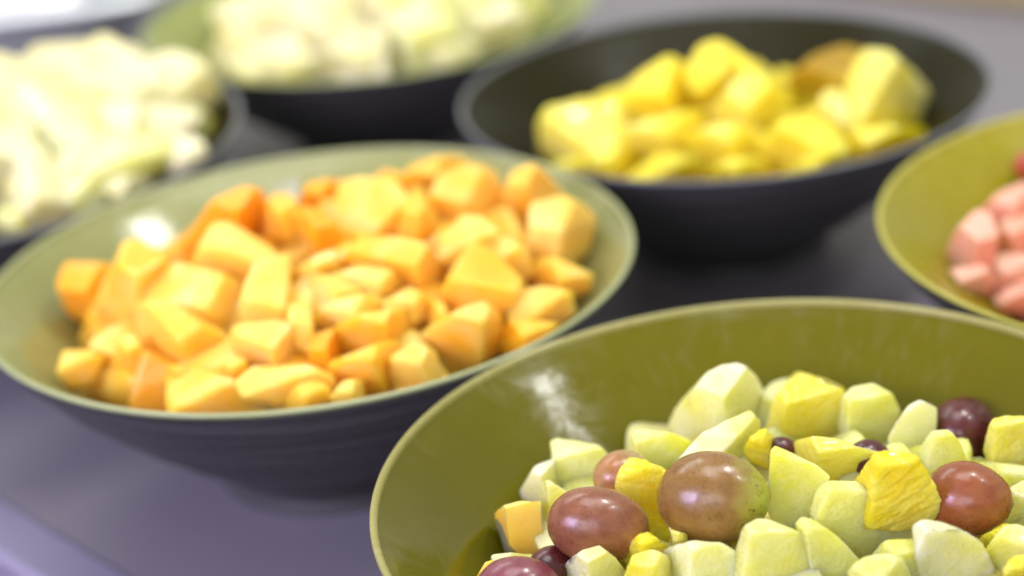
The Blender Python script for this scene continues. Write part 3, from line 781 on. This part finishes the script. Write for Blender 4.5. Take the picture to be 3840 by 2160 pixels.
C3 = (0, 500, 1.317); C4 = (1100, 500, 1.317)
bc = B['cant']
L = dict(fr=C3); R_ = dict(fr=C4)
def c3(poly, **k): return (poly, dict(fr=C3, **{'grow': 1.10, **k}))
def c4(poly, **k): return (poly, dict(fr=C4, **{'grow': 1.10, **k}))
PALE, DEEP, MID = 'cantaloupe_pale', 'cantaloupe_deep', 'cantaloupe'
cant = [
 c3([(295,740),(330,650),(540,660),(540,780),(470,860),(420,930),(340,890)], mat=DEEP, ridge=[(400,700,50),(430,860,40)]),
 c3([(555,740),(605,550),(660,530),(800,600),(830,660),(700,760),(680,860),(500,1090),(400,1020),(440,900)], mat=MID, tilt=.5, ridge=[(600,740,50),(760,680,60)]),
 c3([(670,800),(740,700),(850,645),(1000,660),(1150,720),(1200,800),(1150,940),(1000,990),(860,900)], mat=PALE, ridge=[(870,840,50),(1000,900,70),(1160,850,40)]),
 c3([(680,850),(830,825),(900,900),(1000,975),(1125,1000),(1118,1120),(1050,1190),(880,1220),(710,1190),(688,990)], mat=PALE, tilt=.6, ridge=[(700,990,60),(850,1030,80),(1100,1060,60)]),
 c3([(530,1190),(600,1010),(650,1000),(690,1060),(710,1190),(640,1230)], mat=MID, ridge=[(620,1080,30)]),
 c3([(410,1290),(430,1230),(480,1175),(560,1150),(830,1240),(838,1345),(760,1400),(440,1360)], bulge=.05, push=-.006, grow=1.14, mat=MID, ridge=[(490,1190,40),(820,1275,50)]),
 c3([(845,1340),(850,1200),(900,1160),(960,1165),(1290,1280),(1300,1350),(1240,1420),(860,1420)], bulge=.05, push=-.006, grow=1.14, mat=MID, ridge=[(890,1200,40),(1270,1310,50)]),
 c3([(290,1170),(320,1080),(420,1070),(500,1110),(450,1220),(350,1250)], bulge=.05, push=-.006, grow=1.14, mat=MID, ridge=[(390,1120,30)]),
 c3([(1200,830),(1260,640),(1420,598),(1432,640),(1412,830),(1392,910),(1300,940),(1208,915)], mat=PALE, tilt=1.0, ridge=[(1205,842,60),(1405,842,60)]),
 c3([(905,640),(930,500),(1040,350),(1200,280),(1285,290),(1320,400),(1300,500),(1100,560),(960,640)], mat=DEEP, tilt=.5, ridge=[(1120,400,60),(1230,360,50)]),
 c3([(960,630),(1050,460),(1120,450),(1250,540),(1360,590),(1270,680),(1200,760),(1100,720),(1000,660)], mat=PALE, ridge=[(1080,560,50),(1220,640,60)]),
 c3([(1280,420),(1350,305),(1440,305),(1480,400),(1420,580),(1310,520)], mat=MID, ridge=[(1370,380,50)]),
 c3([(1470,350),(1520,250),(1600,230),(1712,240),(1720,340),(1580,400)], mat=DEEP, ridge=[(1580,300,50)]),
 c3([(1440,400),(1520,360),(1600,390),(1700,500),(1760,560),(1650,640),(1560,570)], mat=DEEP, tilt=.9, thick=.4, ridge=[(1560,460,40)]),
 c3([(1430,690),(1580,600),(1640,580),(1650,660),(1500,760),(1430,740)], mat=PALE, ridge=[(1560,650,40)]),
 c3([(1155,970),(1200,945),(1380,930),(1530,1000),(1545,1080),(1490,1180),(1270,1180),(1170,1110)], mat=PALE, tilt=.6, ridge=[(1260,1030,50),(1500,1030,60),(1270,1120,60)]),
 c3([(1190,1230),(1270,1160),(1500,1150),(1615,1200),(1640,1260),(1400,1330),(1230,1300)], bulge=.05, push=-.006, grow=1.14, mat=MID, ridge=[(1300,1230,40),(1540,1210,50)]),
 c3([(1300,1340),(1400,1265),(1560,1230),(1605,1250),(1630,1320),(1400,1390)], bulge=.05, push=-.006, grow=1.14, mat=MID, ridge=[(1420,1310,40),(1580,1280,30)]),
 c3([(790,1230),(840,1145),(900,1150),(1000,1190),(900,1260)], mat=DEEP),
 c3([(1040,1210),(1130,1105),(1210,1120),(1220,1280),(1130,1280)], mat=MID, ridge=[(1140,1160,30)]),
 c4([(205,430),(230,250),(330,220),(480,240),(565,330),(555,480),(420,530),(300,500)], mat=PALE, tilt=.9, ridge=[(290,460,60),(530,470,60)]),
 c4([(380,240),(450,188),(540,200),(580,290),(480,300)], mat=DEEP),
 c4([(540,240),(600,170),(720,123),(830,123),(880,175),(760,300),(620,320)], mat=MID, ridge=[(700,200,50)]),
 c4([(670,330),(740,210),(870,165),(980,190),(1035,300),(1035,420),(960,460),(850,440),(720,470),(665,420)], mat=MID, tilt=.5, ridge=[(720,300,40),(880,290,90),(960,420,60)]),
 c4([(1040,320),(1080,200),(1170,158),(1250,200),(1340,320),(1250,480),(1110,570),(1045,470)], mat=MID, tilt=.4, ridge=[(1150,260,50)]),
 c4([(1165,600),(1180,350),(1330,308),(1430,360),(1492,420),(1455,570),(1390,660),(1260,640)], mat=PALE, tilt=.3, ridge=[(1240,400,40),(1300,600,60),(1440,440,40)]),
 c4([(550,330),(620,300),(700,400),(730,490),(640,560),(530,510)], mat=MID, ridge=[(620,400,40)]),
 c4([(740,530),(830,420),(920,413),(1000,480),(1010,570),(900,640),(800,660),(710,620)], mat=PALE, ridge=[(840,500,50),(960,540,40)]),
 c4([(950,540),(1050,510),(1150,590),(1180,690),(1100,730),(1010,650)], mat=PALE, ridge=[(1060,590,40)]),
 c4([(255,620),(340,540),(520,523),(640,550),(670,620),(750,670),(740,780),(640,800),(480,720),(300,670)], mat=MID, tilt=.7, ridge=[(480,650,70),(640,590,50),(700,720,50)]),
 c4([(190,710),(340,660),(470,678),(548,730),(520,800),(300,770)], mat=PALE, ridge=[(360,720,40),(500,750,30)]),
 c4([(15,750),(110,698),(230,700),(360,765),(260,850),(60,850)], mat=PALE, ridge=[(120,780,40),(280,790,40)]),
 c4([(80,920),(200,828),(360,798),(470,830),(340,930),(180,980)], mat='cantaloupe_pale', ridge=[(200,900,50),(380,850,40)]),
 c4([(745,770),(830,620),(890,556),(960,580),(1115,720),(1085,820),(1050,890),(900,880),(800,880),(735,840)], mat=MID, tilt=.5, ridge=[(860,640,40),(1075,770,60),(900,830,60)]),
 c4([(1140,730),(1220,628),(1300,620),(1475,690),(1470,780),(1320,820),(1200,790)], mat=MID, ridge=[(1230,700,50),(1420,730,40)]),
 c4([(1065,920),(1090,780),(1240,758),(1370,790),(1392,890),(1290,980),(1150,1000)], mat=PALE, tilt=.8, ridge=[(1110,900,50),(1290,880,60)]),
 c4([(220,960),(330,900),(560,858),(645,920),(655,1010),(560,1090),(400,1110),(230,1140)], mat=MID, ridge=[(300,970,50),(600,920,50)]),
 c4([(450,840),(580,768),(645,800),(660,920),(600,930),(480,890)], mat=PALE, ridge=[(600,830,40)]),
 c4([(650,990),(850,868),(930,848),(1025,920),(1035,1060),(900,1140),(740,1200),(680,1100)], bulge=.05, push=-.006, grow=1.12, mat=MID, tilt=.5, ridge=[(880,910,50),(1000,960,40)]),
 c4([(490,1110),(600,1050),(695,1080),(725,1200),(620,1280),(490,1280)], bulge=.05, push=-.006, grow=1.12, mat=PALE, tilt=.5, ridge=[(560,1120,40),(690,1150,30)]),
 c4([(190,1130),(420,1050),(505,1030),(520,1250),(400,1320),(200,1290)], bulge=.05, push=-.006, grow=1.12, mat=MID, tilt=.4, ridge=[(300,1130,40),(490,1100,40)]),
 c4([(180,1310),(250,1230),(340,1220),(350,1310),(230,1350)], bulge=.05, push=-.006, grow=1.12, mat=PALE),
 c4([(80,1010),(200,960),(240,1090),(200,1200),(90,1140)], mat=DEEP, push=.008),
 c4([(990,1060),(1080,930),(1300,940),(1230,1040),(1080,1110)], bulge=.05, push=-.006, grow=1.12, mat=MID, ridge=[(1130,1000,40)]),
 c4([(640,820),(740,835),(770,950),(680,980)], mat=MID, push=.004),
 c4([(-20,850),(80,860),(95,1000),(85,1080),(-10,1020)], mat=PALE, ridge=[(40,930,30)]),
]
label_rows(heap(bc, C3, cant, 'cantaloupe_chunk', [MID], 'melon chunk', 'cantaloupe chunks in the sage green bowl', '', cell=.0024, amp=.0004, bev=.055),
           'orange cantaloupe chunk', 5, ['front row of its bowl', 'second row of its bowl', 'middle row of its bowl', 'fourth row of its bowl', 'rear row of its bowl'])
pile_fill(bc, 'cantaloupe_chunk', [MID, PALE, DEEP], 46, .100, .027, .036, 21,
          'cantaloupe chunk lying beneath the top layer in the sage green bowl', 'melon chunk', 'lower layer of the cantaloupe')

E6 = (1600, 0, 1.15)
bp = B['pine']
PSH = 'pineapple_shaded'; PR = 'pineapple_rear'
pine = [
 ([(495,540),(530,470),(680,430),(760,450),(845,450),(860,580),(760,660),(660,700),(515,670)], dict(ridge=[(540,600,30),(720,560,60)], mat='pineapple_rear_pale')),
 ([(830,450),(930,330),(1040,263),(1110,290),(1170,350),(1190,470),(1000,560),(880,540)], dict(tilt=.5, ridge=[(960,430,50),(1090,370,40)])),
 ([(1130,320),(1190,210),(1260,188),(1330,225),(1440,330),(1400,460),(1300,500),(1180,440)], dict(tilt=.4, ridge=[(1240,300,40),(1340,330,40)])),
 ([(1310,222),(1380,255),(1560,440),(1640,500),(1560,560),(1440,480),(1380,360)], dict(tilt=.3, mat=PR, thick=.4, push=.004)),
 ([(1570,340),(1680,240),(1800,213),(1895,240),(1890,350),(1760,520),(1640,500)], dict(mat=PSH, tilt=.2, push=.015, thick=.4)),  # slice in shade, its shade put into the colour
 ([(1680,500),(1720,400),(1765,398),(1810,460),(1820,580),(1720,580)], dict(mat='pineapple_rear_pale', tilt=.4, ridge=[(1750,480,40)])),
 ([(1785,500),(1860,290),(1900,233),(1990,235),(2100,340),(2145,400),(2105,500),(1990,590),(1870,590)], dict(tilt=.3, ridge=[(1940,300,30),(1960,500,80)], mat='pineapple_rear_pale')),
 ([(1190,520),(1370,330),(1440,340),(1540,450),(1510,590),(1350,600),(1230,570)], dict(ridge=[(1320,470,50),(1450,470,40)])),
 ([(840,570),(1000,515),(1180,480),(1230,570),(1090,680),(900,700)], dict(ridge=[(960,600,40),(1120,570,40)])),
 ([(1070,640),(1240,540),(1400,555),(1490,610),(1450,720),(1200,720)], dict(mat=PR, ridge=[(1220,620,40),(1400,620,40)])),
 ([(1440,620),(1560,525),(1740,540),(1810,650),(1660,730),(1480,710)], dict(mat=PR, ridge=[(1560,610,40),(1720,620,40)])),
 ([(640,730),(760,640),(880,640),(920,740),(860,820),(700,800)], dict(ridge=[(780,710,30)])),
 ([(860,780),(1000,680),(1160,680),(1220,780),(1150,830),(920,830)], dict(ridge=[(1040,740,30)])),
 ([(1170,780),(1300,690),(1480,690),(1540,770),(1400,830),(1220,830)], dict(ridge=[(1340,750,30)])),
 ([(1490,770),(1620,690),(1800,650),(1860,710),(1740,790),(1560,810)], dict(ridge=[(1660,730,30)])),
 ([(1790,670),(1850,570),(1980,555),(2125,560),(2130,630),(1980,700),(1860,720)], dict(ridge=[(1900,630,30)])),
 ([(540,710),(650,690),(770,740),(700,790),(600,770)], dict()),
]
label_rows(heap(bp, E6, pine, 'pineapple_chunk', [PR], 'pineapple chunk', 'pineapple chunks in the charcoal bowl', '', cell=.003, amp=.0006, bev=.055, grow=1.14, lean_range=(28, 52)),
           'bright yellow pineapple chunk in the charcoal bowl', 3, ['front row', 'middle row', 'rear row'])
pile_fill(bp, 'pineapple_chunk', [PR, 'pineapple'], 24, .095, .034, .040, 31,
          'pineapple chunk lying beneath the top layer in the charcoal bowl', 'pineapple chunk', 'lower layer of the pineapple')

G7 = (3200, 350, 1.609)
bw = B['water']
water = [
 ([(565,970),(620,830),(740,728),(805,730),(870,850),(850,1010),(760,1080),(630,1070)], dict(ridge=[(700,860,50),(800,930,50)])),
 ([(790,700),(900,600),(1030,550),(1120,640),(1060,780),(900,790),(820,770)], dict(ridge=[(920,680,50),(1020,680,40)])),
 ([(850,890),(930,760),(1110,750),(1130,1000),(930,1020)], dict(ridge=[(960,860,50)])),
 ([(600,1070),(760,1040),(840,1100),(800,1210),(680,1180)], dict(ridge=[(720,1110,30)])),
 ([(820,1080),(900,980),(1110,990),(1130,1210),(900,1230)], dict(ridge=[(930,1080,50)])),
 ([(965,440),(1030,360),(1120,370),(1140,520),(1020,500)], dict(ridge=[(1050,430,40)], mat='watermelon_deep')),
 ([(850,1240),(950,1180),(1120,1190),(1130,1300),(920,1310)], dict(ridge=[(960,1240,30)])),  # outline of the juice sheen, shaped as one more solid chunk
]
label_rows(heap(bw, G7, water, 'watermelon_chunk', ['watermelon'], 'melon chunk', 'watermelon chunks', '', cell=.0018, amp=.0006, bev=.03, grow=1.14),
           'pink watermelon chunk', 2, ['lower row at the right edge', 'upper row at the right edge'])
pile_fill(bw, 'watermelon_chunk', ['watermelon'], 30, .105, .030, .046, 41,
          'watermelon chunk beneath the upper pieces in the mustard olive bowl', 'melon chunk', 'lower layer of the watermelon')

H5 = (0, 0, 1.61)
left = [
 [(285,420),(340,340),(480,280),(600,268),(650,330),(650,440),(420,500),(310,480)],
 [(630,340),(700,280),(790,272),(865,340),(860,450),(760,500),(650,460)],
 [(845,460),(900,360),(1050,318),(1180,360),(1290,490),(1315,610),(1200,680),(980,670),(870,590)],
 [(-40,490),(100,448),(280,460),(390,500),(360,620),(160,600),(-20,620)],
 [(-20,630),(150,560),(300,620),(400,740),(260,810),(-10,790)],
 [(370,510),(620,460),(850,470),(850,640),(640,710),(400,690)],
 [(920,730),(1000,650),(1180,650),(1270,720),(1240,840),(1060,860),(920,850)],
 [(850,890),(1050,820),(1200,855),(1245,940),(1190,1050),(1000,1110),(860,1020)],
 [(630,730),(760,640),(930,680),(940,840),(860,910),(690,890)],
 [(290,810),(400,755),(560,780),(640,870),(510,950),(330,930)],
 [(-20,870),(120,820),(250,900),(310,990),(200,1070),(-10,990)],
 [(430,990),(580,900),(760,880),(870,960),(830,1080),(600,1090)],
 [(195,1310),(230,1160),(340,1055),(560,1060),(650,1180),(570,1330),(330,1370)],
 [(550,1190),(640,1080),(850,1060),(910,1130),(780,1220),(640,1250)],
 [(30,1140),(140,1085),(240,1150),(210,1280),(60,1300)],
 [(-20,1260),(100,1260),(210,1320),(190,1410),(-10,1440)],
 [(290,960),(400,930),(470,1000),(420,1070),(320,1050)],
]
left = [(p, dict(ridge=[(sum(q[0] for q in p) / len(p), sum(q[1] for q in p) / len(p) + 20, 70)], mat='honeydew' if i in (6,) else ('cream' if i % 3 else 'honeydew_pale'))) for i, p in enumerate(left)]
label_rows(heap(B['left'], H5, left, 'honeydew_chunk', ['cream'], 'melon chunk', 'pale melon chunks in the left dark bowl', '', cell=.0035, amp=.0005, bev=.07, grow=1.12, lean_range=(18, 44)),
           'pale blurred melon chunk in the left bowl', 3, ['front row', 'middle row', 'rear row'])
pile_fill(B['left'], 'honeydew_chunk', ['cream', 'cream', 'honeydew_pale'], 40, .128, .022, .062, 51,
          'pale melon chunk beneath the upper pieces in the left dark bowl', 'melon chunk', 'lower layer of the left bowl')

VW = (0, 0, .6708)
top = [
 [(522,155),(560,90),(640,50),(740,40),(760,130),(640,180),(560,195)],
 [(635,55),(740,0),(850,-30),(910,60),(830,140),(740,130)],
 [(845,25),(960,-30),(1100,-10),(1140,85),(1000,125),(880,100)],
 [(1090,5),(1230,-20),(1335,50),(1300,105),(1180,120),(1120,90)],
 [(555,195),(660,150),(800,140),(840,195),(740,225),(620,220)],
 [(790,160),(900,90),(1030,110),(1060,175),(940,215),(830,210)],
 [(1010,125),(1160,100),(1260,110),(1200,160),(1060,190)],
]
top = [(p, dict(ridge=[(sum(q[0] for q in p) / len(p), sum(q[1] for q in p) / len(p), 60)])) for p in top]
label_rows(heap(B['top'], VW, top, 'honeydew_chunk', ['cream'], 'melon chunk', 'cream melon chunks in the moss green bowl', '', cell=.004, amp=.0005, bev=.08, grow=1.15, lean_range=(18, 44)),
           'cream melon chunk in the moss green bowl', 2, ['front row', 'rear row'])
pile_fill(B['top'], 'honeydew_chunk', ['cream', 'cream', 'honeydew_pale'], 60, .098, .012, .046, 61,
          'cream melon chunk elsewhere in the moss green bowl heap', 'melon chunk', 'lower layer of the moss green bowl')

# ------------------------------------------------------------------ things at the far edge of the table
def slab(name, verts_xy, z0, z1, mat, loc, rz, parent=None, bev=.003):
    bm = bmesh.new()
    vs = [bm.verts.new((x, y, z0)) for x, y in verts_xy]
    f = bm.faces.new(vs)
    r = bmesh.ops.extrude_face_region(bm, geom=[f])
    for v in r['geom']:
        if isinstance(v, bmesh.types.BMVert): v.co.z = z1
    bmesh.ops.recalc_face_normals(bm, faces=bm.faces)
    bmesh.ops.bevel(bm, geom=list(bm.edges), offset=bev, segments=2, affect='EDGES')
    o = mesh_obj(name, bm, mat, parent, smooth=False)
    o.location = loc; o.rotation_euler = (0, 0, rz)
    return o
def rrect(w, d, r, n=6):
    out = []
    for cx, cy, a0 in ((w - r, d - r, 0), (-w + r, d - r, 90), (-w + r, -d + r, 180), (w - r, -d + r, 270)):
        for k in range(n + 1):
            a = math.radians(a0 + 90 * k / n)
            out.append((cx + r * math.cos(a), cy + r * math.sin(a)))
    return out
# stainless steel pan
pan = empty('steel_pan', (-.375, 1.14, 0)); pan.rotation_euler = (0, 0, math.radians(6))
tag(pan, 'blurred stainless steel serving pan behind the pale melon, top left corner', 'pan')
def pan_wall(outer, h, t):
    bm = bmesh.new()
    o = rrect(.19, .13, .04)
    rows = []
    for sc_, z in ((.9, 0), (1.0, h), ):
        rows.append([bm.verts.new((x * sc_, y * sc_, z)) for x, y in o])
    for sc_, z in ((.965, h), (.87, .006)):
        rows.append([bm.verts.new((x * sc_, y * sc_, z)) for x, y in o])
    n = len(o)
    for A, Bx in zip(rows, rows[1:]):
        for k in range(n): bm.faces.new((A[k], A[(k + 1) % n], Bx[(k + 1) % n], Bx[k]))
    bm.faces.new(rows[-1])
    bmesh.ops.recalc_face_normals(bm, faces=bm.faces)
    return bm
mesh_obj('pan_wall', pan_wall(0, .062, 0), M['steel'], pan, smooth=False)
bm = bmesh.new()
o_ = rrect(.19, .13, .04); n_ = len(o_)
rr = []
for sc_, z in ((.97, .0625), (1.0, .0655), (1.05, .0645), (1.06, .060), (1.0, .0615)):
    rr.append([bm.verts.new((x * sc_, y * sc_, z)) for x, y in o_])
for A, Bx in zip(rr, rr[1:]):
    for k in range(n_): bm.faces.new((A[k], A[(k + 1) % n_], Bx[(k + 1) % n_], Bx[k]))
bmesh.ops.recalc_face_normals(bm, faces=bm.faces)
mesh_obj('pan_rim', bm, M['steel'], pan)
# folded cloths lying in the pan
def cloth(name, w, d, z0, loc, rz, mat, label, seed):
    bm = bmesh.new()
    bmesh.ops.create_grid(bm, x_segments=40, y_segments=30, size=1)
    for v in bm.verts:
        x, y = v.co.x * w, v.co.y * d
        v.co = Vector((x, y, z0 + .012 * noise.noise(Vector((x * 22, y * 14, seed))) + .006 * noise.noise(Vector((x * 60, y * 50, seed)))))
    geo = bmesh.ops.extrude_face_region(bm, geom=list(bm.faces))
    for v in geo['geom']:
        if isinstance(v, bmesh.types.BMVert): v.co.z += .012
    bmesh.ops.recalc_face_normals(bm, faces=bm.faces)
    o = mesh_obj(name, bm, mat)
    o.location = loc; o.rotation_euler = (0, 0, rz)
    tag(o, label, 'cloth')
cloth('folded_cloth', .15, .09, .045, (-.385, 1.14, 0), .12, M['napkin_white'], 'blurred white folded cloth lying in the steel pan', 1.0)
cloth('folded_cloth', .07, .03, .066, (-.33, 1.13, 0), .35, M['napkin_blue'], 'blurred blue folded cloth on the white cloth in the pan', 2.0)
# tan board
board = slab('wooden_board', rrect(.24, .12, .05), .0, .018, M['wood'], (.37, 1.15, .0005), math.radians(-40))
tag(board, 'blurred tan wooden board on the table, top right corner', 'board')
